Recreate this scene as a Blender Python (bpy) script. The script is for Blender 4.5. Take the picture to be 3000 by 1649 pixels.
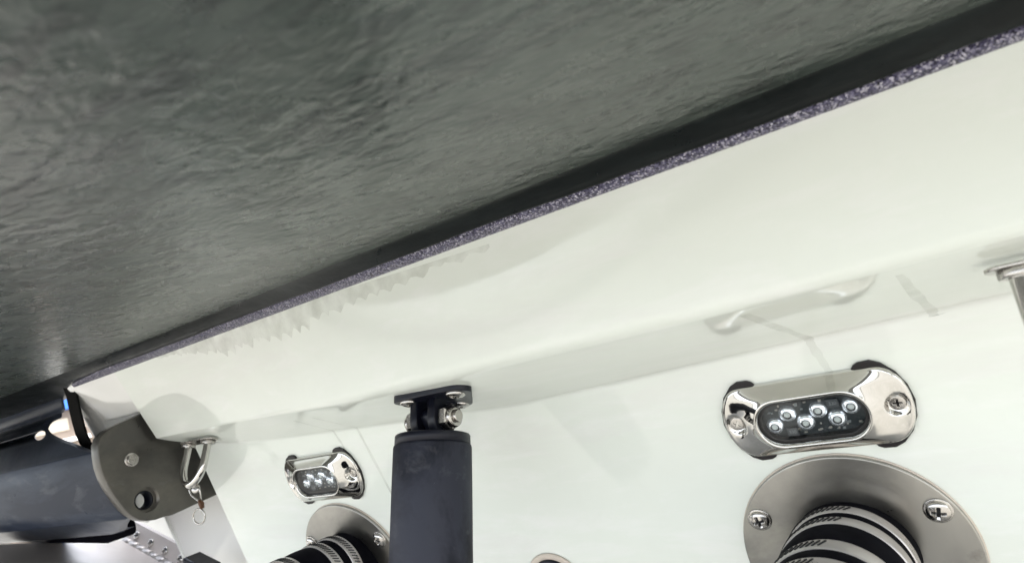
import bpy, bmesh, math, random
from mathutils import Vector, Matrix
random.seed(7)
R = math.radians
for o in list(bpy.data.objects): bpy.data.objects.remove(o)
scene = bpy.context.scene
COL = scene.collection

# ------------------------------------------------------------------ camera, sky, sun, exposure
S = 0.5                      # metres per modelling unit
CAMZ = 1.05                  # camera height over the ground
AL = R(14); SA, CA = math.sin(AL), math.cos(AL)      # rake of the transom
def W(x, h, z):              # world point from units: x right, h forward (to the boat), z up, from the camera
    return Vector((S*x, S*h, S*z + CAMZ))
def T(x, u, n):              # world point from transom coordinates: x, u up the transom, n into the boat
    return W(x, n*CA - u*SA, u*CA + n*SA)
def vT(x, u, n):             # direction
    return Vector((x, n*CA - u*SA, u*CA + n*SA))

cam = bpy.data.cameras.new('camera'); camo = bpy.data.objects.new('camera', cam); COL.objects.link(camo)
right = vT(0.80254474, -0.35190356, 0.48175287)
down  = vT(-0.24830251, -0.93126893, -0.2666159)
fwd   = vT(-0.54246456, -0.09435074, 0.83476352)
m = Matrix.Identity(4)
for i in range(3):
    m[i][0] = right[i]; m[i][1] = -down[i]; m[i][2] = -fwd[i]
m.translation = W(0, 0, 0)
camo.matrix_world = m
cam.sensor_fit = 'HORIZONTAL'; cam.sensor_width = 36.0; cam.lens = 36.0*1922.42/3000
cam.clip_start = 0.01; cam.clip_end = 500
cam.dof.use_dof = True; cam.dof.focus_distance = 0.60; cam.dof.aperture_fstop = 10.0
scene.camera = camo

SUN_EL, SUN_AZ = R(57), R(55)     # azimuth clockwise from +Y
world = bpy.data.worlds.new("World"); scene.world = world; world.use_nodes = True
wn = world.node_tree.nodes; wl = world.node_tree.links
sky = wn.new('ShaderNodeTexSky'); sky.sky_type = 'NISHITA'; sky.sun_disc = False
sky.sun_elevation = SUN_EL; sky.sun_rotation = SUN_AZ; sky.air_density = 1.0; sky.dust_density = 3.0; sky.ozone_density = 1.0
hs_ = wn.new('ShaderNodeHueSaturation'); hs_.inputs['Saturation'].default_value = .30     # veiled, whitish sky
wl.new(sky.outputs[0], hs_.inputs['Color']); wl.new(hs_.outputs[0], wn['Background'].inputs[0]); wn['Background'].inputs[1].default_value = 0.12
sun = bpy.data.lights.new('sun', 'SUN'); sun.energy = 1.3; sun.angle = R(10); sun.color = (1, .96, .9)
suno = bpy.data.objects.new('sun', sun); COL.objects.link(suno)
sd = Vector((math.sin(SUN_AZ)*math.cos(SUN_EL), math.cos(SUN_AZ)*math.cos(SUN_EL), math.sin(SUN_EL)))
suno.rotation_euler = sd.to_track_quat('Z', 'Y').to_euler(); suno.location = (0, 0, 6)
scene.view_settings.view_transform = 'Standard'; scene.view_settings.look = 'None'
scene.view_settings.exposure = 2.80; scene.view_settings.gamma = 1
scene.render.engine = 'CYCLES'

# ------------------------------------------------------------------ helpers
def tag(o, label=None, cat=None, group=None, kind=None):
    if label: o['label'] = label
    if cat: o['category'] = cat
    if group: o['group'] = group
    if kind: o['kind'] = kind
    return o
def empty(name, mat4):
    o = bpy.data.objects.new(name, None); COL.objects.link(o); o.empty_display_size = .02
    o.matrix_world = mat4; return o
def frame(origin, ax, ay):       # world frame from an origin and two axes
    ax = ax.normalized(); az = ax.cross(ay).normalized(); ay = az.cross(ax).normalized()
    f = Matrix.Identity(4)
    for i in range(3): f[i][0] = ax[i]; f[i][1] = ay[i]; f[i][2] = az[i]
    f.translation = origin; return f
def TF(x, u, n): return frame(T(x, u, n), Vector((1, 0, 0)), vT(0, 1, 0))   # local z points out of the transom

class MB:
    """collects geometry in local units; build() links it as ONE mesh object"""
    def __init__(s): s.v = []; s.f = []; s.sm = []
    def add(s, vs, fs, smooth=True):
        b = len(s.v); s.v += [Vector(p) for p in vs]; s.f += [tuple(i+b for i in f) for f in fs]; s.sm += [smooth]*len(fs)
    def grid(s, rows, closed_u=False, smooth=True, skip=None):
        nr, nc = len(rows), len(rows[0]); fs = []
        for i in range(nr-1):
            for j in range(nc if closed_u else nc-1):
                if skip and skip(i, j): continue
                k = (j+1) % nc
                fs.append((i*nc+j, i*nc+k, (i+1)*nc+k, (i+1)*nc+j))
        s.add([p for r in rows for p in r], fs, smooth)
    def lathe(s, prof, n=48, mat=None, cap=True, smooth=True):      # prof: (r, z)
        rows = [[(r*math.cos(2*math.pi*k/n), r*math.sin(2*math.pi*k/n), z) for k in range(n)] for r, z in prof]
        if mat: rows = [[mat @ Vector(p) for p in r] for r in rows]
        s.grid(rows, True, smooth)
        if cap:
            b = len(s.v); nr = len(rows)
            s.f.append(tuple(range(b-n, b))); s.sm.append(False)
            s.f.append(tuple(reversed(range(b-nr*n, b-nr*n+n)))); s.sm.append(False)
    def prism(s, poly, z0, z1, mat=None, bevel=0.0, smooth=False):    # poly in xy
        n = len(poly)
        if bevel:
            c = Vector((sum(p[0] for p in poly)/n, sum(p[1] for p in poly)/n))
            def ins(d):
                out = []
                for i in range(n):
                    a, p, b = Vector(poly[i-1][:2]), Vector(poly[i][:2]), Vector(poly[(i+1) % n][:2])
                    e1 = (p-a); e2 = (b-p)
                    if e1.length < 1e-9 or e2.length < 1e-9: out.append(p); continue
                    e1.normalize(); e2.normalize()
                    nn = Vector((-(e1.y+e2.y), e1.x+e2.x))
                    nn = nn.normalized() if nn.length > 1e-6 else Vector((0, 0))
                    out.append(p+nn*d)
                return out
            area = sum(poly[i-1][0]*poly[i][1]-poly[i][0]*poly[i-1][1] for i in range(n))
            sg = 1 if area > 0 else -1
            q = ins(bevel*sg); q2 = ins(bevel*.3*sg)
            lay = [(q, z0), (q2, z0+bevel*.3), (poly, z0+bevel), (poly, z1-bevel), (q2, z1-bevel*.3), (q, z1)]
        else: lay = [(poly, z0), (poly, z1)]
        rows = [[Vector((p[0], p[1], z)) for p in pl] for pl, z in lay]
        if mat: rows = [[mat @ p for p in r] for r in rows]
        b0 = len(s.v); s.grid(rows, True, smooth or bool(bevel))
        nr = len(rows)
        s.f.append(tuple(b0+i for i in reversed(range(n)))); s.sm.append(False)
        s.f.append(tuple(b0+(nr-1)*n+i for i in range(n))); s.sm.append(False)
    def box(s, a, b, mat=None, bevel=0.0):
        s.prism([(a[0], a[1]), (b[0], a[1]), (b[0], b[1]), (a[0], b[1])], a[2], b[2], mat, bevel)
    def tube(s, pts, r, n=14, cap=True):
        pts = [Vector(p) for p in pts]; rows = []; up = None
        for i, p in enumerate(pts):
            t = (pts[min(i+1, len(pts)-1)]-pts[max(i-1, 0)]).normalized()
            if up is None:
                up = t.orthogonal().normalized()
            up = (up - t*up.dot(t)).normalized(); w = t.cross(up)
            rr = r[i] if isinstance(r, (list, tuple)) else r
            rows.append([p+(up*math.cos(2*math.pi*k/n)+w*math.sin(2*math.pi*k/n))*rr for k in range(n)])
        b0 = len(s.v); s.grid(rows, True)
        if cap:
            s.f.append(tuple(b0+i for i in reversed(range(n)))); s.sm.append(False)
            e = b0+(len(rows)-1)*n; s.f.append(tuple(e+i for i in range(n))); s.sm.append(False)
    def mesh(s, name, mat, scale=S):
        me = bpy.data.meshes.new(name)
        me.from_pydata([p*scale for p in s.v], [], s.f)
        me.polygons.foreach_set('use_smooth', s.sm)
        bm = bmesh.new(); bm.from_mesh(me); bmesh.ops.recalc_face_normals(bm, faces=bm.faces); bm.to_mesh(me); bm.free()
        me.materials.append(mat); return me
    def build(s, name, mat, parent=None, scale=S):
        o = bpy.data.objects.new(name, s.mesh(name, mat, scale)); COL.objects.link(o)
        if parent: o.parent = parent
        return o
def cut(o, cutter_mb, scale=S):       # boolean difference, applied
    c = cutter_mb.build('cutter', o.data.materials[0], None, scale)
    if o.parent: c.parent = o.parent
    md = o.modifiers.new('cut', 'BOOLEAN'); md.object = c; md.operation = 'DIFFERENCE'; md.solver = 'EXACT'
    bpy.context.view_layer.update()
    dg = bpy.context.evaluated_depsgraph_get()
    me = bpy.data.meshes.new_from_object(o.evaluated_get(dg))
    o.modifiers.clear(); old = o.data; o.data = me; me.name = o.name
    cm = c.data; bpy.data.objects.remove(c); bpy.data.meshes.remove(cm); bpy.data.meshes.remove(old)
    return o
def copy_tree(o, parent=None):
    c = o.copy(); COL.objects.link(c); c.parent = parent
    for ch in list(o.children): copy_tree(ch, c)
    return c
def lerp_table(tab, x):
    if x <= tab[0][0]: return tab[0][1]
    for i in range(len(tab)-1):
        x0, y0 = tab[i]; x1, y1 = tab[i+1]
        if x <= x1:
            # Catmull-Rom through the table
            p0 = tab[i-1] if i else (2*x0-x1, 2*y0-y1); p3 = tab[i+2] if i+2 < len(tab) else (2*x1-x0, 2*y1-y0)
            t = (x-x0)/(x1-x0)
            m0 = (y1-p0[1])/(x1-p0[0])*(x1-x0); m1 = (p3[1]-y0)/(p3[0]-x0)*(x1-x0)
            t2, t3 = t*t, t*t*t
            return (2*t3-3*t2+1)*y0+(t3-2*t2+t)*m0+(-2*t3+3*t2)*y1+(t3-t2)*m1
    return tab[-1][1]
def sm(t): t = max(0, min(1, t)); return t*t*(3-2*t)
def hexa(r): return [(r*math.cos(R(60*k+10)), r*math.sin(R(60*k+10))) for k in range(6)]

# ------------------------------------------------------------------ materials
def mat(name, col=(.5, .5, .5), rough=.5, metal=0.0, spec=.5, coat=0.0, bump=None, vary=None, tint2=None, ior=None, crough=.05):
    """bump: (scale, strength, distance) or list; vary: (scale, amount of roughness change); tint2: (colour, noise scale, lo, hi)"""
    M = bpy.data.materials.new(name); M.use_nodes = True
    nt = M.node_tree; N, L = nt.nodes, nt.links; b = N['Principled BSDF']
    b.inputs['Base Color'].default_value = (*col, 1); b.inputs['Roughness'].default_value = rough
    b.inputs['Metallic'].default_value = metal; b.inputs['Specular IOR Level'].default_value = spec
    if coat: b.inputs['Coat Weight'].default_value = coat; b.inputs['Coat Roughness'].default_value = crough
    if ior: b.inputs['IOR'].default_value = ior
    tc = N.new('ShaderNodeTexCoord')
    def noise(scale, detail=5, rough_=.6, stretch=None, dist=0.0):
        n = N.new('ShaderNodeTexNoise'); n.inputs['Scale'].default_value = scale; n.inputs['Detail'].default_value = detail
        n.inputs['Roughness'].default_value = rough_; n.inputs['Distortion'].default_value = dist
        mp = N.new('ShaderNodeMapping'); L.new(tc.outputs['Object'], mp.inputs[0])
        if stretch: mp.inputs['Scale'].default_value = stretch
        L.new(mp.outputs[0], n.inputs['Vector']); return n
    M['n'] = 0
    if tint2:
        lst = tint2 if isinstance(tint2, list) else [tint2]
        cur = None
        for (c2, sc, lo, hi, *st) in lst:
            n = noise(sc, 6, .65, st[0] if st else None, .4)
            rp = N.new('ShaderNodeMapRange'); rp.inputs[1].default_value = lo; rp.inputs[2].default_value = hi
            L.new(n.outputs[0], rp.inputs[0])
            mx = N.new('ShaderNodeMix'); mx.data_type = 'RGBA'
            L.new(rp.outputs[0], mx.inputs[0])
            if cur: L.new(cur, mx.inputs[6])
            else: mx.inputs[6].default_value = (*col, 1)
            mx.inputs[7].default_value = (*c2, 1); cur = mx.outputs[2]
        L.new(cur, b.inputs['Base Color'])
    if vary:
        n = noise(vary[0], 6, .7, vary[2] if len(vary) > 2 else None, .6)
        rp = N.new('ShaderNodeMapRange'); rp.inputs[1].default_value = .3; rp.inputs[2].default_value = .7
        rp.inputs[3].default_value = max(0, rough-vary[1]); rp.inputs[4].default_value = min(1, rough+vary[1])
        L.new(n.outputs[0], rp.inputs[0]); L.new(rp.outputs[0], b.inputs['Roughness'])
    if bump:
        prev = None
        for (sc, st, di, *s2) in (bump if isinstance(bump, list) else [bump]):
            n = noise(sc, s2[1] if len(s2) > 1 else 4, .55, s2[0] if s2 else None, .3)
            bp = N.new('ShaderNodeBump'); bp.inputs['Strength'].default_value = st; bp.inputs['Distance'].default_value = di
            L.new(n.outputs[0], bp.inputs['Height'])
            if prev: L.new(prev.outputs[0], bp.inputs['Normal'])
            prev = bp
        L.new(prev.outputs[0], b.inputs['Normal'])
    return M

GEL = mat('white gelcoat', (.785, .825, .765), .07, 0, .5, bump=[(2.2, .2, .004), (9, .08, .001)], vary=(9, .04),
          tint2=[((.76, .795, .735), 7, .45, .75), ((.83, .85, .815), 22, .50, .74, (.5, 2.0, 2.0)), ((.76, .77, .735), 6, .52, .72, (.5, 2, 2)), ((.45, .43, .38), 95, .755, .775)])
GELB = mat('white gelcoat of the hull side', (.80, .80, .78), .1, 0, .5, bump=(4, .3, .004))
STAIN = mat('dried water film', (.50, .50, .44), .45)
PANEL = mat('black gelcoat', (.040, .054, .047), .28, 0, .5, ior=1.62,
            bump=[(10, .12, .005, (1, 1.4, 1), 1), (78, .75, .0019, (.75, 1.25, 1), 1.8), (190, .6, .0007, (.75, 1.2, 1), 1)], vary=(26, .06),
            tint2=[((.060, .072, .063), 12, .40, .62), ((.016, .020, .019), 42, .50, .70, (.55, 1.5, 1)), ((.010, .012, .012), 120, .66, .72, (.4, 1.6, 1)), ((.34, .36, .35), 330, .70, .715)])  # stretched dark tint puts the contrast of rippled reflections into the colour
LIP = mat('black gelcoat darkened for dim reflection', (.003, .005, .005), .34, 0, .28, bump=[(50, .5, .002, (.35, 1, 1)), (260, .3, .0004)],
          tint2=[((.011, .015, .015), 26, .48, .68, (.5, 2, 2)), ((.25, .26, .25), 520, .74, .755)], vary=(40, .1))  # same gelcoat, the lip's dim reflection put into a blacker base colour
RUBBER = mat('black rubber', (.003, .003, .005), .8, 0, .05, bump=(160, .15, .0005), vary=(30, .1), tint2=((.006, .006, .010), 12, .45, .7))
GASKET = mat('black gasket rubber', (.010, .008, .009), .45, 0, .4)
NYLON = mat('black moulded nylon', (.007, .008, .015), .36, 0, .3, bump=(120, .2, .0005), tint2=((.018, .02, .028), 18, .52, .75), vary=(24, .12))
BODYP = mat('weathered black plastic', (.004, .0045, .009), .55, 0, .22, bump=[(40, .2, .001), (220, .2, .0003)],
            tint2=[((.028, .031, .045), 9, .46, .60, (1, 1, .7)), ((.070, .074, .086), 24, .58, .72), ((.2, .2, .22), 330, .73, .75)], vary=(14, .12))
BEAM = mat('blue black plastic', (.026, .033, .052), .34, 0, .5, bump=[(7, .25, .004), (60, .2, .0006)],
           tint2=[((.062, .075, .105), 6, .42, .65, (.5, 2, 2)), ((.10, .11, .13), 16, .58, .75, (.6, 2, 2)), ((.4, .4, .4), 230, .745, .755)], vary=(8, .1))
BRKT = mat('grey brown anodised plate', (.082, .079, .074), .34, .6, .55, bump=(90, .12, .0004),
           tint2=[((.16, .148, .128), 7, .42, .68), ((.23, .23, .24), 13, .60, .80)], vary=(10, .1))
CHROME = mat('polished stainless', (.57, .56, .535), .055, 1.0, bump=(14, .08, .001), vary=(16, .035))
STEEL = mat('stainless steel', (.50, .48, .455), .24, 1.0, bump=(200, .1, .0002), vary=(60, .1))
BRUSHED = mat('dull brushed stainless', (.40, .39, .365), .34, 1.0, bump=[(10, .2, .001, (1, 1, 1)), (420, .08, .0002, (.2, 1, 1))],
              tint2=[((.29, .285, .27), 7, .40, .62), ((.46, .45, .40), 12, .52, .75), ((.20, .185, .165), 21, .66, .85)], vary=(11, .10))
BAND = mat('hose clamp steel', (.50, .475, .46), .33, .6, bump=(26, .15, .001), vary=(30, .08))
SLOT = mat('slot shadow black', (.008, .008, .009), .7)
DARK = mat('dark recess', (.010, .009, .009), .6)
SEAL = mat('cream sealant', (.62, .55, .47), .5, bump=(70, .3, .001), tint2=((.48, .42, .38), 30, .45, .7))
PCB = mat('dark circuit board', (.018, .022, .024), .35, 0, .5, tint2=((.035, .04, .04), 400, .52, .6))
PCBT = mat('board print', (.20, .21, .21), .5)
CHIP = mat('grey chip', (.05, .052, .055), .45)
CHIPL = mat('pale chip', (.32, .29, .25), .35)
REFL = mat('silver reflector', (.95, .96, 1.0), .09, .82)
EMIT = mat('led die', (.86, .86, .80), .3)
TABM = mat('polished trim tab steel', (.62, .575, .55), .36, .35, bump=[(5, .3, .004), (160, .1, .0003, (1, .1, 1))], vary=(8, .12))
RUST = mat('rusty brown plastic', (.09, .035, .012), .6)
STRAPM = mat('black webbing', (.006, .006, .006), .9, 0, .1, bump=(700, .5, .0005))
CONC = mat('pale concrete', (.220, .213, .192), .85, bump=(40, .4, .004), tint2=[((.185, .18, .16), 1.2, .4, .65), ((.25, .24, .22), 9, .5, .75)])
WALLM = mat('beige wall paint', (.27, .22, .18), .8, bump=(30, .3, .004), tint2=((.20, .16, .13), 2, .4, .7))
WHITEM = mat('white paint', (.80, .79, .77), .5)
BLUEM = mat('blue paint', (.03, .14, .55), .5)
GLASSW = mat('pale window', (.55, .48, .38), .3)

# glitter strip
GLIT = bpy.data.materials.new('violet metal flake'); GLIT.use_nodes = True
N, L = GLIT.node_tree.nodes, GLIT.node_tree.links; b = N['Principled BSDF']
tc = N.new('ShaderNodeTexCoord')
def vor(sc):
    v = N.new('ShaderNodeTexVoronoi'); v.inputs['Scale'].default_value = sc; L.new(tc.outputs['Object'], v.inputs['Vector']); return v
v1 = vor(1050); v2 = vor(520)
rp = N.new('ShaderNodeValToRGB'); L.new(v1.outputs['Color'], rp.inputs[0])
el = rp.color_ramp.elements
el[0].position = .12; el[0].color = (.012, .011, .024, 1); el[0].position = .2; el[1].position = .90; el[1].color = (.92, .90, .96, 1)
e = el.new(.36); e.color = (.066, .060, .124, 1); e = el.new(.64); e.color = (.21, .20, .30, 1)
sep = N.new('ShaderNodeSeparateColor'); L.new(v2.outputs['Color'], sep.inputs[0])
mx = N.new('ShaderNodeMix'); mx.data_type = 'RGBA'; mx.blend_type = 'MULTIPLY'; mx.inputs[0].default_value = .7
rp2 = N.new('ShaderNodeValToRGB'); L.new(sep.outputs[0], rp2.inputs[0])
rp2.color_ramp.elements[0].color = (.5, .48, .6, 1); rp2.color_ramp.elements[1].color = (1.0, .98, 1.0, 1)
L.new(rp.outputs[0], mx.inputs[6]); L.new(rp2.outputs[0], mx.inputs[7]); L.new(mx.outputs[2], b.inputs['Base Color'])
b.inputs['Roughness'].default_value = .32; b.inputs['Metallic'].default_value = .35
bp = N.new('ShaderNodeBump'); bp.inputs['Strength'].default_value = .9; bp.inputs['Distance'].default_value = .0012
L.new(v1.outputs['Distance'], bp.inputs['Height']); L.new(bp.outputs[0], b.inputs['Normal'])

# clear window (thin glass by fresnel)
GLASS = bpy.data.materials.new('clear window'); GLASS.use_nodes = True
N, L = GLASS.node_tree.nodes, GLASS.node_tree.links
for n in list(N):
    if n.type != 'OUTPUT_MATERIAL': N.remove(n)
tr = N.new('ShaderNodeBsdfTransparent'); tr.inputs[0].default_value = (.96, .98, .99, 1)
gl = N.new('ShaderNodeBsdfGlossy'); gl.inputs['Roughness'].default_value = .04
fr = N.new('ShaderNodeFresnel'); fr.inputs[0].default_value = 1.45
ge = N.new('ShaderNodeNewGeometry'); mu = N.new('ShaderNodeMath'); mu.operation = 'MULTIPLY'; iv = N.new('ShaderNodeMath'); iv.operation = 'SUBTRACT'; iv.inputs[0].default_value = 1
L.new(ge.outputs['Backfacing'], iv.inputs[1]); L.new(fr.outputs[0], mu.inputs[0]); L.new(iv.outputs[0], mu.inputs[1])
mxs = N.new('ShaderNodeMixShader'); L.new(mu.outputs[0], mxs.inputs[0]); L.new(tr.outputs[0], mxs.inputs[1]); L.new(gl.outputs[0], mxs.inputs[2])
L.new(mxs.outputs[0], [n for n in N if n.type == 'OUTPUT_MATERIAL'][0].inputs[0])
# led dome
DOME = bpy.data.materials.new('clear led dome'); DOME.use_nodes = True
b = DOME.node_tree.nodes['Principled BSDF']; b.inputs['Transmission Weight'].default_value = 1.0
b.inputs['Roughness'].default_value = .0; b.inputs['IOR'].default_value = 1.42; b.inputs['Base Color'].default_value = (.95, .97, 1, 1)
# semi-transparent stain
STAIN2 = mat('dried water run', (.42, .42, .36), .3)
def thin_film(M, a0, a1):
    N, L = M.node_tree.nodes, M.node_tree.links
    tr = N.new('ShaderNodeBsdfTransparent'); mxs = N.new('ShaderNodeMixShader')
    tc = N.new('ShaderNodeTexCoord'); nz = N.new('ShaderNodeTexNoise'); nz.inputs['Scale'].default_value = 60; nz.inputs['Detail'].default_value = 6
    L.new(tc.outputs['Object'], nz.inputs['Vector'])
    mr = N.new('ShaderNodeMapRange'); mr.inputs[1].default_value = .35; mr.inputs[2].default_value = .7; mr.inputs[3].default_value = a0; mr.inputs[4].default_value = a1
    L.new(nz.outputs[0], mr.inputs[0]); L.new(mr.outputs[0], mxs.inputs[0])
    L.new(tr.outputs[0], mxs.inputs[1]); L.new(N['Principled BSDF'].outputs[0], mxs.inputs[2])
    L.new(mxs.outputs[0], N['Material Output'].inputs[0])
thin_film(STAIN, .06, .24); thin_film(STAIN2, .08, .20)

# ------------------------------------------------------------------ ground and the building far behind
g = MB(); g.add([(-200, -200, 0), (200, -200, 0), (200, 200, 0), (-200, 200, 0)], [(0, 1, 2, 3)], False)
tag(g.build('ground', CONC, None, 1), kind='structure')

# ------------------------------------------------------------------ boat hull
NO = [(-2.7, 1.5), (-2.55, 1.24), (-2.4, 1.04), (-2.3, .985), (-2.2, .957), (-2.0, .938), (-1.9, .935), (-1.7, .928), (-1.4, .90), (-1.2, .862), (-1.0, .816), (-.8, .78), (-.6, .757), (-.4, .745), (0, .74), (1.4, .74)]
UC = [(-1.95, -.282), (-1.55, -.316), (-1.2, -.33), (-.82, -.342), (-.7, -.343), (-.39, -.332), (-.13, -.323), (.1, -.316), (.5, -.314), (1.4, -.314)]
RO = [(-1.95, .006), (-1.4, .014), (-1.0, .026), (-.5, .03), (0, .022), (1.4, .022)]      # radius of the soft lower edge
NS = [(-3, .90), (-1.7, .90), (-1.2, .862), (-.7, .806), (-.2, .770), (.2, .760), (1.6, .760)]
def nstrip(x): return lerp_table(NS, x)
OE = [(-1.95, -.246), (-1.45, -.2535), (-.9, -.266), (-.55, -.259), (-.2, -.2545), (.06, -.2425), (.3, -.240), (1.4, -.240)]
def section(x):
    no = lerp_table(NO, x); uc = lerp_table(UC, x); ro = lerp_table(RO, x)
    A = Vector((-1.5, 1.0)); C = Vector((uc, 1.0)); O = Vector((lerp_table(OE, x)*no, no))
    ns = nstrip(x); ns = ns+(max(no-.042, .9)-ns)*sm((-1.95-x)/.3)
    P = Vector((-.0185*ns, ns)); Q = Vector((.14, ns+.02))
    def fil(p, q, r, rad, k):
        a = (p-q).normalized(); c = (r-q).normalized(); ang = math.acos(max(-1, min(1, a.dot(c))))
        d = min(rad/math.tan(ang/2), .45*(p-q).length, .45*(r-q).length)
        s0, s1 = q+a*d, q+c*d
        return [(s0*(1-t)**2 + q*2*t*(1-t) + s1*t*t) for t in [i/(k-1) for i in range(k)]]
    pts = [A] + [A.lerp(C, t) for t in (.3, .5, .65, .75, .82, .88)]
    c1 = fil(A, C, O, .012, 7); pts += c1
    c2 = fil(C, O, P, ro, 11)
    pts += [c1[-1].lerp(c2[0], t) for t in (.33, .67)] + c2
    low = len(pts)-1
    pts += [c2[-1].lerp(P, t) for t in (.2, .4, .6, .8)] + [P, Q]
    return pts, low, c1[-1], c2[0]
hull = empty('boat_hull', Matrix.Translation(T(-.5, -.7, 1.0)))
tag(hull, 'white gelcoat boat stern with raked transom and moulded ledge under the black platform', 'boat')
def hull_part(mb, name, mt):
    o = mb.build(name, mt, None, 1); o.parent = hull; o.matrix_parent_inverse = hull.matrix_world.inverted(); return o
xs = [-1.9+i*3.3/110 for i in range(111)]
rows = []; cut_rows = None
for x in xs:
    pts, low, _a, _b = section(x)
    row = []
    for i, p in enumerate(pts):
        k = min(1, max(0, (-.24-p.x)/.05)) if i < 16 else 0
        sh = (.045 + .012*(-.3-p.x)*2)*k*max(0, 1-(x+1.9)/.25)
        row.append(T(x+sh, p.x, p.y))
    rows.append(row)
mb = MB(); mb.grid(rows)
# return face at the left end of the ledge and transom (faces away to port)
e = rows[0]; back = [Vector((p.x-.012, max(p.y, T(0, -.3, 1.25).y) , p.z)) for p in e]
mb.grid([e, back], smooth=False)
hull_part(mb, 'transom', GEL)
# flank: the ledge face carried on round the quarter
rows = []
for i in range(40):
    x = -2.70+i*(.80/39)
    no = lerp_table(NO, x); ns = nstrip(x); ns = ns+(max(no-.042, .9)-ns)*sm((-1.95-x)/.3)
    ub = -.15 if x > -2.2 else -.15-.35*min(1, (-2.2-x)/.03)
    top = [Vector((ub, no)).lerp(Vector((-.0185*ns, ns)), t) for t in (0, .03, .08, .2, .4, .6, .8, 1)] + [Vector((.14, ns+.02))]
    top = [Vector((ub, no+.22)), Vector((ub-.001, no+.012)), Vector((ub+.004, no+.003))] + top[1:]
    rows.append([T(x, p.x, p.y) for p in top])
mb = MB(); mb.grid(rows); hull_part(mb, 'quarter_flank', GELB)
# pocket walls in front of the transom corner that carry the tab
mb = MB()
a = [T(-2.60, -.40, 1.2), T(-1.78, -.40, 1.2)]; c = [T(-2.60, -1.4, 1.2), T(-1.78, -1.4, 1.2)]
mb.grid([a, c], smooth=False); hull_part(mb, 'pocket_wall', GELB)
mb = MB(); mb.grid([[W(-4.6, 1.75, -.08), W(-2.55, 1.46, -.12)], [W(-4.6, 1.75, -1.0), W(-2.55, 1.46, -1.0)]], smooth=False)
hull_part(mb, 'pocket_wall', GELB)
mb = MB(); mb.tube([T(-2.602, -.40, 1.198), T(-2.61, -1.4, 1.198)], .006*S); hull_part(mb, 'pocket_edge', GELB)

mb = MB(); a, b_ = W(-2.35, 1.12, .36), W(1.8, 7.0, 1.6)
mb.box(tuple(a), tuple(b_), None, .02); hull_part(mb, 'unseen_upper_hull', GELB)  # unseen block added so that the hull shades the ground aft
mb = MB(); a, b_ = W(-1.7, 1.45, -1.2), W(1.8, 7.0, .34)
mb.box(tuple(a), tuple(b_), None, .02); hull_part(mb, 'hull_body', GELB)
def face_pt(x, t, off=.0008):        # point on the ledge face, t = 0 at strip .. 1 at lower edge
    no = lerp_table(NO, x); ns = nstrip(x)
    P = Vector((-.0185*ns, ns)); O = Vector((lerp_table(OE, x)*no, no)); q = P.lerp(O, t)
    d = (O-P).normalized(); nn = Vector((d.y, -d.x)); nn = nn if nn.y < 0 else -nn
    q = q+nn*off; return T(x, q.x, q.y)
# dried drip film under the strip, with a ragged lower edge
rr = random.Random(3)
edge = []; x = -1.66
def env(x):
    u = (x+1.66)/1.12
    return .04+.20*sm(u/.30)*(1-.62*sm((u-.45)/.5))
while x < -.54:
    st = .020+rr.random()*.030; d = env(x)*(.85+.3*rr.random())
    for k, f in ((0, .78), (.25, .84), (.45, .97), (.58, 1.06), (.70, .98), (.85, .82)): edge.append((x+st*k, d*f))
    x += st
def toprow(x, d): return max(-.006, min(d*.8, -.006 if x < -1.0 else (x+1.0)*.16-.006))
rows = [[face_pt(x, toprow(x, d)+(d-toprow(x, d))*t) for x, d in edge] for t in (0, .25, .5, .75, 1)]
mb = MB(); mb.grid(rows); hull_part(mb, 'drip_stain', STAIN)
# runs of dried water down the underside of the ledge and the transom
def under_pt(x, t, off=.0008):
    pts, low, a, c = section(x); q = c.lerp(a, t)
    d = (a-c).normalized(); nn = Vector((d.y, -d.x)); nn = nn if nn.y < 0 else -nn
    q = q+nn*off; return T(x, q.x, q.y)
def run(xa, xb, xc, u_end, w, t0=.05):
    path = []
    pts, low, a, c = section((xa+xb)/2)
    for i in range(8): path.append((xa+(xb-xa)*i/7, c.lerp(a, t0+(1-t0)*i/7)))
    i0 = pts.index(a)
    for p in reversed(pts[i0-6:i0]): path.append((xb, p))
    uc = pts[i0-6].x
    for i in range(1, 10): path.append((xb+(xc-xb)*i/9, Vector((uc+(u_end-uc)*i/9, 1.0))))
    l, r_ = [], []
    for i, (x, p) in enumerate(path):
        q = Vector((x, p.x, p.y)); q = q-q.normalized()*.0011      # lifted a hair off the surface
        ww = w*(1+.18*math.sin(i*2.1)+.1*math.sin(i*.9))*(1-.3*i/len(path))
        l.append(T(q.x-ww, q.y, q.z)); r_.append(T(q.x+ww, q.y, q.z))
    mb = MB(); mb.grid([l, r_]); hull_part(mb, 'water_run', STAIN2)
run(-.215, -.195, -.182, -.385, .0075, .1)
run(-1.20, -1.19, -1.15, -.61, .0045, .3); run(-1.28, -1.27, -1.25, -.40, .004, .3); run(-.05, -.035, -.022, -.325, .007, .1)

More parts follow.
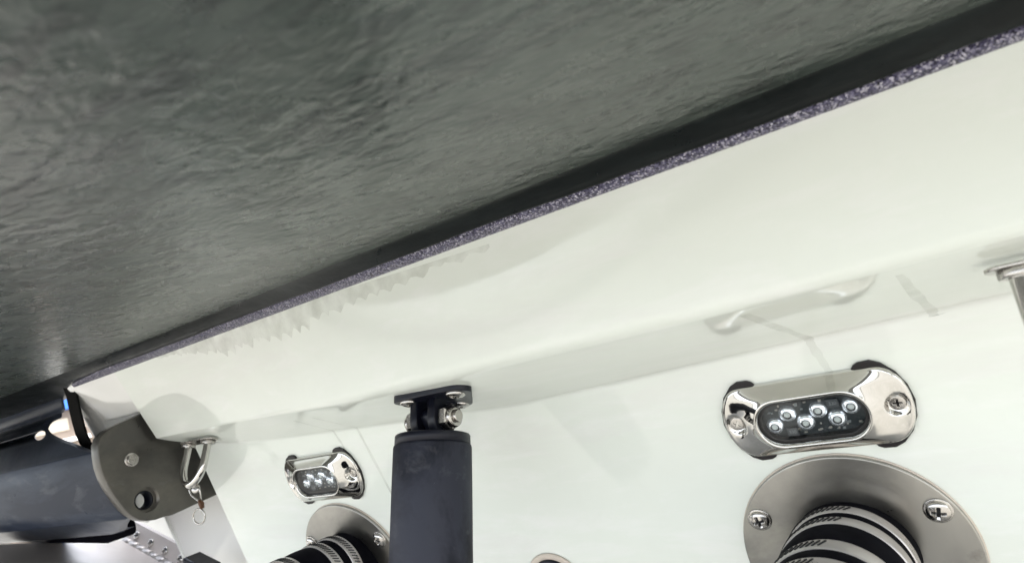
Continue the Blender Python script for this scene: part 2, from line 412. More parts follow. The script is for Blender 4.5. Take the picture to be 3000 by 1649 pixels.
# ------------------------------------------------------------------ swim platform over the camera
plat = empty('swim_platform', Matrix.Translation(W(-.8, .4, .24)))
tag(plat, 'black glossy swim platform underside filling the upper left, with a violet flake edge', 'swim platform')
def plat_part(mb, name, mt):
    o = mb.build(name, mt, None, 1); o.parent = plat; o.matrix_parent_inverse = plat.matrix_world.inverted(); return o
ZP, HC = .2355, .82
def P_(x, h, z): k = nstrip(x)/.9; return W(x, h*(1+(k-1)*sm(h/.6)), z*k)
HB = [(-4.5, 1.06), (-2.75, 1.055), (-2.55, 1.03), (-2.35, .955), (-2.2, .882), (-2.05, .855), (-1.9, .851), (1.6, .850)]
xs = [-4.5+i*6.1/170 for i in range(171)]
rows = []
for x in xs:
    hb = lerp_table(HB, x); left = sm((-2.0-x)/.55)
    wob = .0022*math.sin(x*9.1)+.0015*math.sin(x*23.7+1)
    zb = .2120-.0045*sm((x+.9)/1.0)-.006*left+wob*.5
    row = []
    zc = ZP
    k = 12
    for j in range(k+1):
        t = j/k; h = HC+(hb-HC)*t
        z = zc+(zb-zc)*(t**1.35)
        if j == k-1: z -= .001
        row.append(P_(x, h, z))
    row += [P_(x, hb+.006, zb+.006), P_(x, hb+.008, zb+.02), P_(x, hb+.008, .38)]
    rows.append(row)
mb = MB(); mb.grid(rows); plat_part(mb, 'rounded_lip', LIP)
rows = []
hs = [-.06+i*(HC+.06)/60 for i in range(61)]
for x in xs[::2]:
    rows.append([P_(x, h, ZP+.004*math.sin(3.1*x+2.3*h)*max(0, min(1, (HC-h)/.2))) for h in hs])
mb = MB(); mb.grid(rows)
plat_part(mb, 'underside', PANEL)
mb = MB(); mb.add([W(-4.5, -.06, .34), W(1.6, -.06, .34), W(1.6, .80, .34), W(-4.5, .86, .34), P_(-4.5, -.06, ZP), P_(1.6, -.06, ZP)], [(0, 1, 2, 3), (0, 4, 5, 1)], False)
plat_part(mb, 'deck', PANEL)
# the violet flake strip between platform and hull
rows = []
n = 240
rs = random.Random(9)
for i in range(n+1):
    x = -2.14+i*3.7/n
    f = sm((x+2.16)/.25); wv = .0012*math.sin(x*17)+.0008*math.sin(x*41+2)
    A = (.8775, .1998); q_ = sm((x+.9)/1.0); B = (.8515+.0040*q_+wv+.016*(1-f), .2126-.0045*q_-.0045*(1-f))
    row = []
    for j in range(9):
        t = j/8; h = A[0]+(B[0]-A[0])*t; z = A[1]+(B[1]-A[1])*t
        bul = .0032*math.sin(math.pi*t)**.6
        row.append(P_(x, h-bul*.42, z-bul*.9))
    row += [P_(x, B[0]+.012, B[1]+.02)]
    row = [P_(x, A[0]+.004, A[1]+.012)] + row
    rows.append(row)
mb = MB(); mb.grid(rows); plat_part(mb, 'edge_strip', GLIT)

# ------------------------------------------------------------------ underwater lights
def screw_mesh(r, name, dome=.45, m_=STEEL):
    mb = MB(); nA, nR = 96, 26; rows = []
    for i in range(nR+1):
        q = i/nR; rad = r*q; row = []
        for k in range(nA):
            a = 2*math.pi*k/nA; x, y = rad*math.cos(a), rad*math.sin(a)
            z = r*dome*math.sqrt(max(0, 1-q*q*.92))
            c1, c2 = x*math.cos(.5)+y*math.sin(.5), -x*math.sin(.5)+y*math.cos(.5)
            arm = (abs(c1) < r*.15 and abs(c2) < r*.58) or (abs(c2) < r*.15 and abs(c1) < r*.58)
            if arm: z -= r*.38
            row.append((x, y, z))
        rows.append(row)
    rows.append([(r*math.cos(2*math.pi*k/nA), r*math.sin(2*math.pi*k/nA), -.001) for k in range(nA)])
    mb.grid(rows, True); me = mb.mesh(name, m_); me.materials.append(SLOT)     # cross recess coloured dark, its shade put into the material
    for p in me.polygons:
        x, y = p.center.x/S, p.center.y/S
        c1, c2 = x*math.cos(.5)+y*math.sin(.5), -x*math.sin(.5)+y*math.cos(.5)
        if (abs(c1) < r*.15 and abs(c2) < r*.56) or (abs(c2) < r*.15 and abs(c1) < r*.56): p.material_index = 1
    return me
SCR_FLAT = screw_mesh(.0105, 'screw', .12)
SCR_PAN = screw_mesh(.0158, 'screw', .52)
SCR_SMALL = screw_mesh(.0165, 'screw', .42)
def inst(name, me, parent, mtx):
    o = bpy.data.objects.new(name, me); COL.objects.link(o); o.parent = parent; o.matrix_local = mtx; return o
def loc(x, y, z): return Matrix.Translation(Vector((x, y, z))*S)

def stadium(hw, hh, n=96):       # points by angle, straight sides and round ends
    out = []; c = hw-hh
    per = 4*c+2*math.pi*hh
    for k in range(n):
        s = per*k/n
        if s < math.pi*hh/2: a = s/hh; out.append((c+hh*math.cos(a), hh*math.sin(a)))
        elif s < math.pi*hh/2+2*c: out.append((c-(s-math.pi*hh/2), hh))
        elif s < 1.5*math.pi*hh+2*c: a = math.pi/2+(s-math.pi*hh/2-2*c)/hh; out.append((-c+hh*math.cos(a), hh*math.sin(a)))
        elif s < 1.5*math.pi*hh+4*c: out.append((-c+(s-1.5*math.pi*hh-2*c), -hh))
        else: a = 1.5*math.pi+(s-1.5*math.pi*hh-4*c)/hh; out.append((c+hh*math.cos(a), hh*math.sin(a)))
    return out
COV = [(.1352, 0), (.1348, .010), (.1330, .0212), (.1295, .0318), (.1245, .0415), (.1170, .0505), (.1080, .0568), (.0980, .0592), (.0870, .0592), (.0700, .0588), (.0300, .0588), (0, .0588)]
def cover_r(a):                   # outline radius of the cover by angle
    aa = math.atan2(abs(math.sin(a)), abs(math.cos(a)))
    for (x0, y0), (x1, y1) in zip(COV, COV[1:]):
        a0, a1 = math.atan2(y0, x0), math.atan2(y1, x1)
        if aa <= a1+1e-9:
            d = Vector((math.cos(aa), math.sin(aa))); e = Vector((x1-x0, y1-y0))
            return (x0*e.y-y0*e.x)/(d.x*e.y-d.y*e.x)
    return .0588
def make_light():
    root = empty('underwater_light', Matrix.Identity(4))
    # gasket: dark rubber peeping out round the two ends only
    for sx in (1, -1):
        mb = MB(); out = [(.0695, .0585), (.0735, .0640), (.080, .0672), (.0955, .0678), (.1085, .0615), (.1235, .0450), (.1335, .0235), (.1372, 0)]
        out = out + [(x, -y) for x, y in reversed(out[:-1])]
        poly = [(sx*x, y) for x, y in out]
        if sx < 0: poly = poly[::-1]
        mb.prism(poly, 0.0, .0058, None, .0012); mb.build('gasket', GASKET, root)
    # cover: rings from the rim to the raised bezel, with two sunk screw seats
    nA = 192; bz = (.0835, .0405); ln = (.0770, .0335)
    def stad_r(a, hw, hh):
        ca, sa_ = abs(math.cos(a)), abs(math.sin(a)); c = hw-hh
        if sa_*c <= hh*ca*1.0 or True:
            if sa_ > 1e-9 and hh/sa_*ca <= c: return hh/sa_
            # circle centred (c,0)
            return c*ca + math.sqrt(max(0, hh*hh-(c*sa_)**2))
    rows = []
    prof = [(0, .001), (.0, .0055), (.02, .0082), (.05, .0098), (.10, .0112)] + [(.1+.9*i/30, None) for i in range(1, 31)]
    for t, z in prof:
        row = []
        for k in range(nA):
            a = 2*math.pi*k/nA; ro = cover_r(a); ri = stad_r(a, *bz)
            rad = ro+(ri-ro)*t; x, y = rad*math.cos(a), rad*math.sin(a)
            side = min(1, max(0, (abs(math.sin(a)*rad)-.018)/.022))
            if z is None:
                q = (t-.1)/.9
                zz = .0112+(.0305-.0112)*(q**(1.9-.75*side))
            else: zz = z
            for sx in (.1145, -.1145):
                d = math.hypot(x-sx, y)
                if d < .0185 and t > .05:
                    w = 1 if d < .0125 else 1-sm((d-.0125)/.004)
                    zz = zz+(min(zz, .0072)-zz)*w
            row.append((x, y, zz))
        rows.append(row)
    for f, z in ((.25, .0318), (.55, .0315), (.8, .0300), (.95, .0275), (1, .0225)):
        row = []
        for k in range(nA):
            a = 2*math.pi*k/nA; ri = stad_r(a, *bz); r2 = stad_r(a, *ln); rad = ri+(r2-ri)*f
            row.append((rad*math.cos(a), rad*math.sin(a), z))
        rows.append(row)
    mb = MB(); mb.grid(rows, True); mb.build('cover', CHROME, root)
    for sx in (.1145, -.1145): inst('screw', SCR_FLAT, root, loc(sx, 0, .0078) @ Matrix.Rotation(sx*9, 4, 'Z'))
    # black inner ring, board, parts, leds, window
    st = stadium(.0768, .0333); st2 = stadium(.0725, .0290)
    mb = MB(); mb.grid([[(x, y, .0235) for x, y in st], [(x, y, .0232) for x, y in st2], [(x, y, .0125) for x, y in st2]], True, False)
    mb.build('lens_ring', DARK, root)
    mb = MB(); mb.prism(stadium(.0735, .0300), .0100, .0120); pcb = mb.build('circuit_board', PCB, root)
    mb = MB(); mb.prism(stadium(.0738, .0303), .0228, .0234); mb.build('lens_window', GLASS, root)
    leds = [(-.0565, -.0085), (-.0335, .0085), (-.0110, -.0085), (.0110, .0085), (.0335, -.0085), (.0565, .0085)]
    cup = MB(); cup.lathe([(.0058, .0196), (.0078, .0190), (.0100, .0176), (.0118, .0158), (.0128, .0138), (.0130, .0120)], 40, None, False); cup.v = [Vector((p.x*1.02, p.y*1.02, p.z)) for p in cup.v]; cupm = cup.mesh('reflector', REFL)
    dm = MB(); dm.lathe([(.0050, .0176), (.0048, .0190), (.0040, .0202), (.0024, .0210), (.0008, .0212)], 28); dmm = dm.mesh('dome', DOME)
    de = MB(); de.lathe([(.0036, .0165), (.0036, .0180)], 24); dem = de.mesh('emitter', EMIT)
    rg = MB(); rg.lathe([(.0036, .0166), (.0050, .0168), (.0058, .0194), (.0064, .0197), (.0066, .0193)], 28, None, False); rgm = rg.mesh('ring', DARK)
    for x, y in leds:
        c = inst('led', cupm, root, loc(x, y, 0))
        inst('dome', dmm, c, Matrix.Identity(4)); inst('emitter', dem, c, Matrix.Identity(4)); inst('ring', rgm, c, Matrix.Identity(4))
    rr = random.Random(5)
    for x, y in ((.0335, .0165), (-.0335, -.0205)):
        mb = MB(); mb.box((x-.0080, y-.0066, .012), (x+.0080, y+.0066, .0165), None, .0006); ch = mb.build('inductor', CHIP, root)
        fc = bpy.data.curves.new('lettering', 'FONT'); fc.body = '330'; fc.size = .0072*S; fc.align_x = 'CENTER'; fc.align_y = 'CENTER'; fc.extrude = .00002
        to = bpy.data.objects.new('lettering', fc); COL.objects.link(to); bpy.context.view_layer.update()
        me = bpy.data.meshes.new_from_object(to.evaluated_get(bpy.context.evaluated_depsgraph_get())); bpy.data.objects.remove(to)
        me.materials.clear(); me.materials.append(PCBT)
        inst('lettering', me, ch, loc(x, y, .01665))
    mb = MB(); mb2 = MB()
    for i in range(70):
        x = rr.uniform(-.068, .068); y = rr.choice([rr.uniform(.010, .027), rr.uniform(-.027, -.012)])
        if any(math.hypot(x-a, y-b2) < .0145 for a, b2 in leds) or abs(x-.0335)+abs(y-.0165) < .013: continue
        w, h = rr.uniform(.0008, .0024), rr.uniform(.0006, .0016)
        (mb if rr.random() < .5 else mb2).box((x-w, y-h, .012), (x+w, y+h, .0135))
    o = mb.build('small_components', CHIPL, pcb); o['kind'] = 'stuff'
    o = mb2.build('small_components', PCBT, pcb); o['kind'] = 'stuff'
    return root
light = make_light()
tag(light, 'large near chrome oval underwater light with six LEDs, above the big flange at right', 'boat light', 'underwater lights on the transom')
l2 = copy_tree(light)
light.matrix_world = TF(-.2231, -.4393, .9995)
l2.matrix_world = TF(-1.3680, -.4354, .9995)
tag(l2, 'smaller looking chrome oval underwater light left of the black cylinder, farther of the two', 'boat light')

# ------------------------------------------------------------------ exhaust outlets
AX = Vector((0, SA, CA)); UPP = Vector((0, CA, -SA))     # local: hose axis (aft, level) and its up
def make_exhaust(slot_from, slot_to, taper):
    root = empty('exhaust_outlet', Matrix.Identity(4))
    mb = MB(); mb.lathe([(.1692, .0), (.1698, .0010), (.1690, .0022), (.166, .0030), (.160, .0030)], 96, None, False); mb.build('sealant_bead', SEAL, root)
    mb = MB(); mb.lathe([(.1662, .0028), (.1678, .0036), (.1680, .0092), (.1672, .0101), (.1655, .0104), (.12, .0108), (.070, .0112)], 128, None, False); mb.build('flange', BRUSHED, root)
    wm = MB(); wm.lathe([(.0190, .0), (.0190, .0020), (.0180, .0028), (.010, .0030)], 40, None, False); wmm = wm.mesh('washer', STEEL)
    for a in (29.5, 150.5, 209, 331):
        p = (.1455*math.cos(R(a)), .1455*math.sin(R(a)), .0106)
        s_ = inst('screw', SCR_PAN, root, loc(p[0], p[1], p[2]+.003) @ Matrix.Rotation(R(a*1.7), 4, 'Z'))
        inst('washer', wmm, s_, loc(0, 0, -.003))
    F3 = Matrix.Identity(4)
    for i in range(3): F3[i][0] = (1, 0, 0)[i]; F3[i][1] = UPP[i]; F3[i][2] = AX[i]
    def rad(t):
        base = .0885+taper*max(0, t-.14)
        for a, b_ in ((.130, .197), (.226, .258)): 
            if a < t < b_: base += .0022*math.sin(math.pi*(t-a)/(b_-a))
        return base
    prof = [(rad(t), t) for t in [-.03+.01*i for i in range(56)]]
    prof += [(rad(.52)-.003, .524), (rad(.52)-.012, .524), (rad(.52)-.014, .515), (rad(.5)-.014, .30)]
    mb = MB(); mb.lathe(prof, 96, F3, False); mb.build('hose', RUBBER, root)
    hm = MB(); hm.box((-.012, -.008, -.013), (.012, .008, .013), None, .003); hm.lathe([(.0075, .013), (.0085, .016), (.0085, .022), (.006, .0245)], 6, Matrix.Rotation(R(90), 4, 'Y') @ Matrix.Translation((0, 0, 0)))
    hmm = hm.mesh('screw_housing', STEEL)
    for bi, (a, b_) in enumerate(((.0570, .0835), (.1055, .132), (.1955, .2285), (.2575, .290))):
        r0, r1 = rad(a)+.0016, rad(b_)+.0016; mid = (a+b_)/2
        mb = MB(); mb.lathe([(r0-.003, a), (r0, a+.0006), (r0+.0004, a+.0025), ((r0+r1)/2+.0005, mid), (r1+.0004, b_-.0025), (r1, b_-.0006), (r1-.003, b_)], 128, F3, False)
        bd = mb.build('hose_clamp', BAND, root)
        mb = MB(); n = int((slot_to-slot_from)/4.8)
        for k in range(n):
            ang = R(slot_from-4*bi+4.8*k)
            rmid = (r0+r1)/2+.0017
            w = .0013; l = (b_-a)*.25; sk = .0034
            vs = []
            for rr_ in (rmid-.002, rmid):
                for (q, tt) in ((-w+sk, mid-l), (w+sk, mid-l), (w-sk, mid+l), (-w-sk, mid+l)):
                    aa = ang+q/rmid; vs.append(F3 @ Vector((rr_*math.sin(aa), rr_*math.cos(aa), tt)))
            mb.add(vs, [(4, 5, 6, 7), (0, 1, 5, 4), (1, 2, 6, 5), (2, 3, 7, 6), (3, 0, 4, 7)], False)
        sl = mb.build('slots', SLOT, bd); sl['kind'] = 'stuff'
        ha = R(-100+6*bi)
        inst('screw_housing', hmm, bd, Matrix.Translation((F3 @ Vector(((r0+.007)*math.sin(ha), (r0+.007)*math.cos(ha), mid)))*S) @ F3.to_3x3().to_4x4() @ Matrix.Rotation(-ha, 4, 'Z'))
    return root
ex = make_exhaust(-100, 16, 0.0); ex.matrix_world = TF(-.2275, -.678, .9995)
tag(ex, 'round brushed steel exhaust flange and clamped black hose at lower right, below the nearer light', 'exhaust', 'exhaust outlets on the transom')
ex2 = make_exhaust(-60, 95, -.0); ex2.matrix_world = TF(-1.378, -.678, .9995)
tag(ex2, 'smaller looking exhaust flange with clamped black hose just left of the black cylinder', 'exhaust', 'exhaust outlets on the transom')

# ------------------------------------------------------------------ trim tab actuator under the ledge
e_ = vT(0, .5436, -.8393); nv = vT(0, -.8393, -.5436)
XA = -.772
o0 = T(XA, -.3405, 1.0)
act = empty('trim_tab_actuator', frame(o0, Vector((1, 0, 0)), e_))     # local x, y = along the underside to its outer edge, z = out of it
if (act.matrix_world.to_3x3() @ Vector((0, 0, 1))).dot(nv) < 0:
    act.matrix_world = frame(o0, Vector((-1, 0, 0)), e_)
SX = 1 if act.matrix_world[0][0] > 0 else -1
tag(act, 'black trim tab ram with hinged mounting plate bolted under the white ledge', 'trim tab ram')
def arcp(cx, cy, r, a0, a1, n=9): return [(cx+r*math.cos(R(a0+(a1-a0)*i/n)), cy+r*math.sin(R(a0+(a1-a0)*i/n))) for i in range(n+1)]
poly = arcp(-.058, .203, .0235, 205, 90) + arcp(.060, .203, .0235, 90, -25) + arcp(.002, .134, .025, -25, -155)
mb = MB(); mb.prism(poly[::-1], -.001, .0170, None, .0018); mb.build('mounting_plate', NYLON, act)
for x, y in ((-.053, .203), (.052, .200), (.002, .130)): inst('screw', SCR_SMALL, act, loc(SX*x, y, .0170))
CX = -.020*SX
F_yz = Matrix(((0, 0, 1, 0), (1, 0, 0, 0), (0, 1, 0, 0), (0, 0, 0, 1)))      # prism in local yz, extruded along x
lug = [(.148, .010), (.206, .010)] + arcp(.177, .046, .029, 0, -0.01, 1)[:1] + arcp(.177, .050, .029, 0, 180, 12)
for sx in (-1, 1):
    a = CX+sx*.0125; b_ = CX+sx*.0285
    mb = MB(); mb.prism(lug, min(a, b_), max(a, b_), F_yz, .0022); mb.build('clevis_lug', NYLON, act)
axd = vT(0, 0, 0)
ram_dir = (Vector((0, -.345, -1))).normalized()                # down and aft
M3 = act.matrix_world.to_3x3().inverted()
rd = (M3 @ ram_dir).normalized(); pin = Vector((CX, .177, .048)); 
mb = MB(); eye = [(pin.y-.020, .048), (pin.y-.021, .09)] 
mb.prism(arcp(pin.y, .048, .0205, -10, -170, 10)[::-1] + [(pin.y-.0205+rd.y*.05, .048+rd.z*.05), (pin.y+.0205+rd.y*.05, .048+rd.z*.05)], CX-.0115, CX+.0115, F_yz, .0015)
mb.build('ram_eye', NYLON, act)
mb = MB(); mb.tube([pin+Vector((-.040, 0, 0)), pin+Vector((.040, 0, 0))], .0085, 20); mb.build('pivot_bolt', STEEL, act)
for sx in (1, -1):
    Mx = Matrix.Translation(pin) @ Matrix.Rotation(R(90)*sx, 4, 'Y')
    mb = MB()
    mb.lathe([(.0205, .0288), (.0238, .0302), (.0238, .0440), (.0200, .0460)], 6, Mx, True, False)
    mb.lathe([(.0190, .0455), (.0180, .0520), (.0140, .0535)], 24, Mx, True)
    mb.lathe([(.0110, .053), (.0110, .0590), (.0095, .0602)], 20, Mx, True)
    o = mb.build('nut', STEEL, act); o['kind'] = 'part'; del o['kind']
q = rd.to_track_quat('Z', 'X').to_matrix().to_4x4()
top = pin+rd*.026
def cyl(prof, name, mt):
    mb = MB(); mb.lathe(prof, 80, Matrix.Translation(top) @ q); return mb.build(name, mt, act)
cyl([(.060, .0), (.0635, .0006), (.0650, .0030), (.0652, .0185)], 'end_cap', NYLON)
cyl([(.0652, .0183), (.0664, .0190), (.0672, .0225), (.0676, .08), (.0676, .45)], 'cylinder', BODYP)

# ------------------------------------------------------------------ eye bolts under the ledge
def make_ubolt():
    root = empty('u_bolt', Matrix.Identity(4))           # local x along, z away from the hull
    hw = .0485; L_ = .080
    mb = MB(); c = .018
    mb.prism(arcp(-hw-.010, 0, c, 90, 270)+arcp(hw+.010, 0, c, -90, 90), 0, .004, None, .001); mb.build('base_plate', STEEL, root)
    for sx in (-1, 1):
        mb = MB(); mb.prism([(sx*hw+x, y) for x, y in hexa(.0185)], .004, .0135, None, .0018)
        mb.build('nut', STEEL, root)
    pts = [(-hw, 0, .004)]+[(-hw, 0, .004+.007*i) for i in range(1, 9)]
    arc = [(-hw*math.cos(R(a)), 0, .062+.052*math.sin(R(a))) for a in range(6, 175, 8)]
    pts = pts[:8]+arc+[(hw, 0, .060-.007*i) for i in range(0, 9)]
    mb = MB(); mb.tube(pts, .0098, 20); mb.build('bow', CHROME, root)
    return root
ub = make_ubolt()
tag(ub, 'stainless u bolt under the ledge\'s left end with a clip hanging from it', 'u bolt', 'u bolts under the ledge')
ub2 = copy_tree(ub)
def uplace(o, x, u, n, d):
    d = d.normalized(); f = frame(T(x, u, n), Vector((1, 0, 0)), d.cross(Vector((1, 0, 0))))
    o.matrix_world = f
uplace(ub, -1.748, -.270, .958, vT(.02, -.80, -.60))
uplace(ub2, .102, -.228, .812, vT(-.07, -.90, -.43))
tag(ub2, 'stainless u bolt cut by the right edge of the frame, nut and one leg showing', 'u bolt')

# clip and split ring on the left bolt
ubm = ub.matrix_world
tip = ubm @ (Vector((.010, -.006, .122))*S)
clip = empty('safety_clip', Matrix.Translation(tip)); tag(clip, 'small wire clip with rusty end and split ring hanging from the left u bolt', 'clip')
dn = Vector((.012, -.06, -1)).normalized(); rt = vT(1, 0, .1).normalized()
def cp(a, b_): return (rt*a+dn*b_)
mb = MB(); mb.tube([cp(-.016, -.004), cp(-.018, .006), cp(-.012, .018), cp(.006, .030), cp(.020, .040)], .0019, 10)
mb.tube([cp(.024, -.004), cp(.026, .012), cp(.027, .036)], .0019, 10); mb.build('wire', STEEL, clip)
mb = MB(); mb.lathe([(.003, -.003), (.0105, -.003), (.0115, 0), (.0105, .003), (.003, .003)], 24, Matrix.Translation(cp(.010, .004)) @ Matrix.Rotation(R(70), 4, 'X') @ Matrix.Rotation(R(35), 4, 'Y')); mb.build('swivel', STEEL, clip)
mb = MB(); mb.tube([cp(.020, .034), cp(.025, .044), cp(.027, .056)], [.005, .0075, .005], 12); mb.build('rusty_end', RUST, clip)
mb = MB(); mb.tube([cp(.010+.024*math.cos(R(a)), .074+.019*math.sin(R(a)))+fwd*.0 for a in range(0, 361, 12)], .0023, 10, False); mb.build('split_ring', STEEL, clip)

# ------------------------------------------------------------------ bracket plate and beam left of the transom
XB = -1.925
br = empty('platform_bracket', Matrix.Translation(W(XB, 1.0, -.1)))
tag(br, 'grey brown bracket plate with rounded end, bolt and round hole left of the transom', 'bracket')
# work in a frame: local x = forward h, local y = up z, local z = +x (towards the camera side)
bf = Matrix(((0, 0, 1, 0), (1, 0, 0, 0), (0, 1, 0, 0), (0, 0, 0, 1)))
pl = [(-.151, 1.15), (-.151, .935), (-.1505, .90), (-.1500, .868), (-.1500, .848), (-.1530, .826), (-.1620, .806), (-.1780, .794), (-.2000, .786), (-.232, .778), (-.262, .7755), (-.2885, .7765), (-.315, .7800), (-.3387, .7845), (-.363, .790), (-.3844, .7985), (-.405, .811), (-.420, .829), (-.4290, .849), (-.4335, .868), (-.442, .893), (-.4605, 1.029), (-.475, 1.15)]
def hz(u, n): return ((n*CA-u*SA)-1.0, (u*CA+n*SA)+.1)
poly = [hz(u*1.013, n*1.013) for u, n in pl]
mb = MB(); mb.prism(poly[::-1], -.042, .0, bf, .0028); plate = mb.build('plate', BRKT, br)
hc = hz(-.369*1.013, .848*1.013)
c = MB(); c.lathe([(.0335, -.016), (.0335, .02)], 64, bf @ Matrix.Translation((hc[0], hc[1], 0))); cut(plate, c)
c = MB(); c.lathe([(.0262, -.08), (.0262, .02)], 64, bf @ Matrix.Translation((hc[0], hc[1], 0))); cut(plate, c)
mb = MB(); mb.lathe([(.0258, -.060), (.0258, -.018), (.0215, -.018), (.0215, -.060)], 48, bf @ Matrix.Translation((hc[0], hc[1], 0)), False); mb.build('bushing', NYLON, br)
bc = hz(-.2526*1.013, .8535*1.013)
bo = Matrix.Translation((0, 0, 0)) @ bf @ Matrix.Translation((bc[0], bc[1], 0))
mb = MB(); mb.lathe([(.0185, 0), (.0185, .0022), (.0170, .0028), (.010, .003)], 32, bo, False); mb.prism(hexa(.0158), .003, .0125, bo, .0015); mb.build('bolt', STEEL, br)

beam = empty('platform_beam', Matrix.Translation(W(-2.8, 1.0, -.05)))
tag(beam, 'blue black rounded plastic beam running off the left edge under the platform', 'beam')
HB0, ZB0, RB = 1.050, -.052, .213
mb = MB(); outer, inner = [], []
angs = [82-i*(172)/48 for i in range(49)]
prof = [(1.022, .216), (1.0165, .2165), (1.0145, .213), (1.0140, .168), (1.0150, .163)]
prof += [(HB0-RB*math.cos(R(a)), ZB0+RB*math.sin(R(a))) for a in angs if a < 79]
th = .012
inn = [(HB0-(RB-th)*math.cos(R(a)), ZB0+(RB-th)*math.sin(R(a))) for a in reversed(angs) if a < 79] + [(1.024, .163)]
ring = [(h-1.0, z+.05) for h, z in prof+inn]
poly = ring
mb.prism(poly, -1.7, .82, bf, 0, True); shell = mb.build('beam_shell', BEAM, beam)
shell.data.polygons.foreach_set('use_smooth', [True]*len(shell.data.polygons))
# cut-out: half round bite at the top right end
bite = [(-2.61, .16), (-2.57, .135), (-2.50, .112), (-2.40, .088), (-2.30, .067), (-2.20, .047), (-2.10, .024), (-2.03, .006), (-1.9, .004), (-1.9, .30), (-2.585, .30), (-2.585, .172)]
fx = Matrix(((1, 0, 0, 0), (0, 0, 1, 0), (0, 1, 0, 0), (0, 0, 0, 1)))
c = MB(); c.prism([(x+2.8, z+.05) for x, z in bite], -.35, .25, fx); cut(shell, c)
c = MB(); c.lathe([(.0155, -.12), (.0155, .12)], 32, Matrix.Translation((-2.475+2.8, -.102, .096+.05)) @ Matrix.Rotation(R(90), 4, 'X') @ Matrix.Rotation(R(68), 4, 'Y')); cut(shell, c)
c = MB(); c.prism([(x+2.8, z+.05) for x, z in [(-1.90, -.165), (-1.99, -.195), (-2.15, -.235), (-2.36, -.262), (-2.37, -.45), (-1.9, -.45)]], -.35, .25, fx); cut(shell, c)
# strap from the platform corner
mb = MB(); pts = [(-2.475, 1.0, .235), (-2.462, 1.0, .20), (-2.455, 1.0, .15), (-2.448, 1.0, .11), (-2.436, 1.0, .07), (-2.415, 1.0, .035), (-2.38, 1.005, .005), (-2.33, 1.01, -.03)]
l, r_ = [], []
for i, p in enumerate(pts):
    k = .90
    l.append(W((p[0]-.044)*k, p[1]*k, (p[2]+.004)*k)); r_.append(W((p[0]+.040)*k, p[1]*k-.004, (p[2]-.004)*k))
l2_ = [p+Vector((0, .003, 0)) for p in l]; r2_ = [p+Vector((0, .003, 0)) for p in r_]
mb.grid([l, r_, r2_, l2_, l], smooth=False)
o = mb.build('strap', STRAPM, None, 1); tag(o, 'black webbing strap hanging from the platform corner down to the bracket', 'strap')

# ------------------------------------------------------------------ trim tab with piano hinge, lower left
tab = empty('trim_tab', Matrix.Translation(W(-2.9, 1.3, -.42)))
tag(tab, 'polished steel trim tab with a piano hinge and screws in the lower left corner', 'trim tab')
def tab_part(mb, name, mt):
    o = mb.build(name, mt, None, 1); o.parent = tab; o.matrix_parent_inverse = tab.matrix_world.inverted(); return o
HL = Vector((-3.066, 1.36, -.3816)); HR = Vector((-2.5674, 1.36, -.547)); hd = (HR-HL).normalized()
Wv_ = lambda p: W(p.x, p.y, p.z)
aft = Vector((.10, -.36, .117))
hv = hd.cross(aft).normalized()
rows = []
for i in range(13):
    p = HL+(HR-HL)*(i/12)
    rows.append([Wv_(p+aft*t+Vector((0, 0, .006*math.sin(math.pi*t)))) for t in [j/10*1.7 for j in range(11)]])
mb = MB(); mb.grid(rows)
# turned-up outer edge of the tab
mb2 = [[Wv_(HL+aft*t+Vector((-.0, 0, 0))) for t in [j/10*1.7 for j in range(11)]], [Wv_(HL+aft*t+Vector((-.03, .0, -.055))) for t in [j/10*1.7 for j in range(11)]]]
mb.grid(mb2); tab_part(mb, 'tab_plate', TABM)
kn = 10
for i in range(kn):
    a = HL+(HR-HL)*(i/kn+.0005); b_ = HL+(HR-HL)*((i+1)/kn-.0005)
    mb = MB(); mb.tube([Wv_(a), Wv_(b_)], (.0168 if i % 2 else .0160)*S, 20); tab_part(mb, 'hinge_knuckle', BAND)
upv = Vector((.03, .035, .064))
mb = MB(); mb.grid([[Wv_(HL), Wv_(HR)], [Wv_(HL+upv), Wv_(HR+upv)], [Wv_(HL+upv*1.02+Vector((0, .01, 0))), Wv_(HR+upv*1.02+Vector((0, .01, 0)))]], smooth=False); tab_part(mb, 'hinge_leaf', TABM)
for i in range(5):
    p = HL+hd*(.060+.108*i)+upv*.48
    nn = upv.cross(hd).normalized(); nn = nn if nn.y < 0 else -nn
    f = frame(Wv_(p+nn*.002), Vector((hd.x, hd.y, hd.z)), upv)
    if (f.to_3x3() @ Vector((0, 0, 1))).y > 0: f = frame(Wv_(p+nn*.002), -hd, upv)
    o = bpy.data.objects.new('screw', SCR_SMALL); COL.objects.link(o); o.parent = tab; o.matrix_parent_inverse = tab.matrix_world.inverted(); o.matrix_world = f
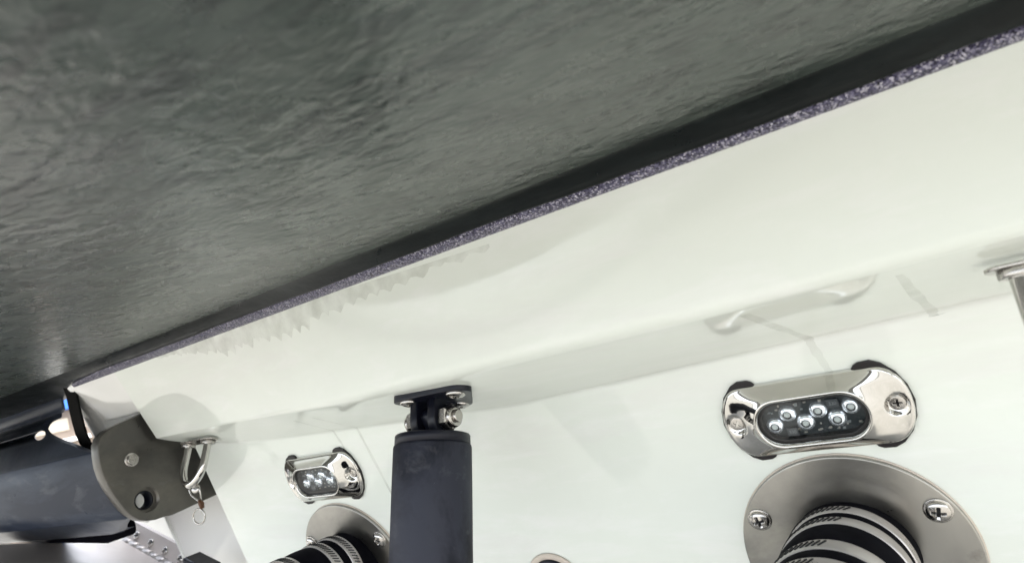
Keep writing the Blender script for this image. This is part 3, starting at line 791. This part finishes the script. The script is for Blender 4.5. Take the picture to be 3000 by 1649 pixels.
# dark rubber bumper between the beam and the tab
mb = MB(); mb.box((-.45, -.05, -.026), (.42, .05, .026), None, .014)
o = mb.build('rubber_bumper', RUBBER); o.matrix_world = Matrix.Translation(W(-2.92, 1.10, -.262)) @ Matrix.Rotation(R(2), 4, 'Y')
tag(o, 'black rubber bumper bar wedged between the beam and the trim tab', 'bumper')
mb = MB(); mb.box((-.06, -.03, -.05), (.06, .03, .05), None, .008)
o = mb.build('rubber_block', NYLON); o.matrix_world = Matrix.Translation(W(-2.225, 1.2, -.462)) @ Matrix.Rotation(R(18), 4, 'Y')
tag(o, 'small black block at the bottom edge beside the trim tab hinge', 'block')

# ------------------------------------------------------------------ drain fitting at the bottom edge
dr = empty('drain_fitting', TF(-.803, -.727, .9995)); tag(dr, 'cream rimmed drain fitting with a black bore at the bottom edge, between cylinder and exhaust', 'drain')
mb = MB(); mb.lathe([(.0635, 0), (.0645, .002), (.062, .0045), (.054, .0050), (.0505, .0035)], 72, None, False); mb.build('rim', SEAL, dr)
mb = MB(); mb.lathe([(.0515, .001), (.052, .006), (.050, .0095), (.044, .010), (.040, .007), (.039, .0)], 72, None, False); mb.build('pipe', NYLON, dr)
mb = MB(); mb.lathe([(.001, .0012), (.042, .0012)], 48, None, False); mb.build('bore', DARK, dr)

# ------------------------------------------------------------------ building seen far behind, through the gap at left
c0 = Vector((-11.2, 4.5, 0)); dirn = Vector((-.93, .365, 0)).normalized(); side = Vector((-dirn.y, dirn.x, 0))
bf2 = frame(c0, -side, Vector((0, 0, 1)))      # local x along the wall, y up, z towards the camera
bd = empty('shed', bf2); tag(bd, 'beige shed with a blue fascia far behind, seen through the gap at left', 'shed')
if (bf2.to_3x3() @ Vector((0, 0, 1))).dot(dirn) > 0:
    bd.matrix_world = frame(c0, side, Vector((0, 0, 1)))
mb = MB(); mb.box((-3, 0, -2.5), (3, 3.0, 0)); mb.build('wall', WALLM, bd, 1)
mb = MB(); mb.box((-3.05, 1.78, .0), (3.05, 3.1, .18), None, .01); mb.build('fascia', BLUEM, bd, 1)
mb = MB(); mb.box((-3, 1.30, .0), (3, 1.36, .08), None, .01); mb.build('rail', WHITEM, bd, 1)
for i in range(6):
    mb = MB(); mb.box((-2.8+i*.95, 1.48, .002), (-1.95+i*.95, 1.66, .03), None, .004); mb.build('window', GLASSW, bd, 1)

bpy.context.view_layer.update()
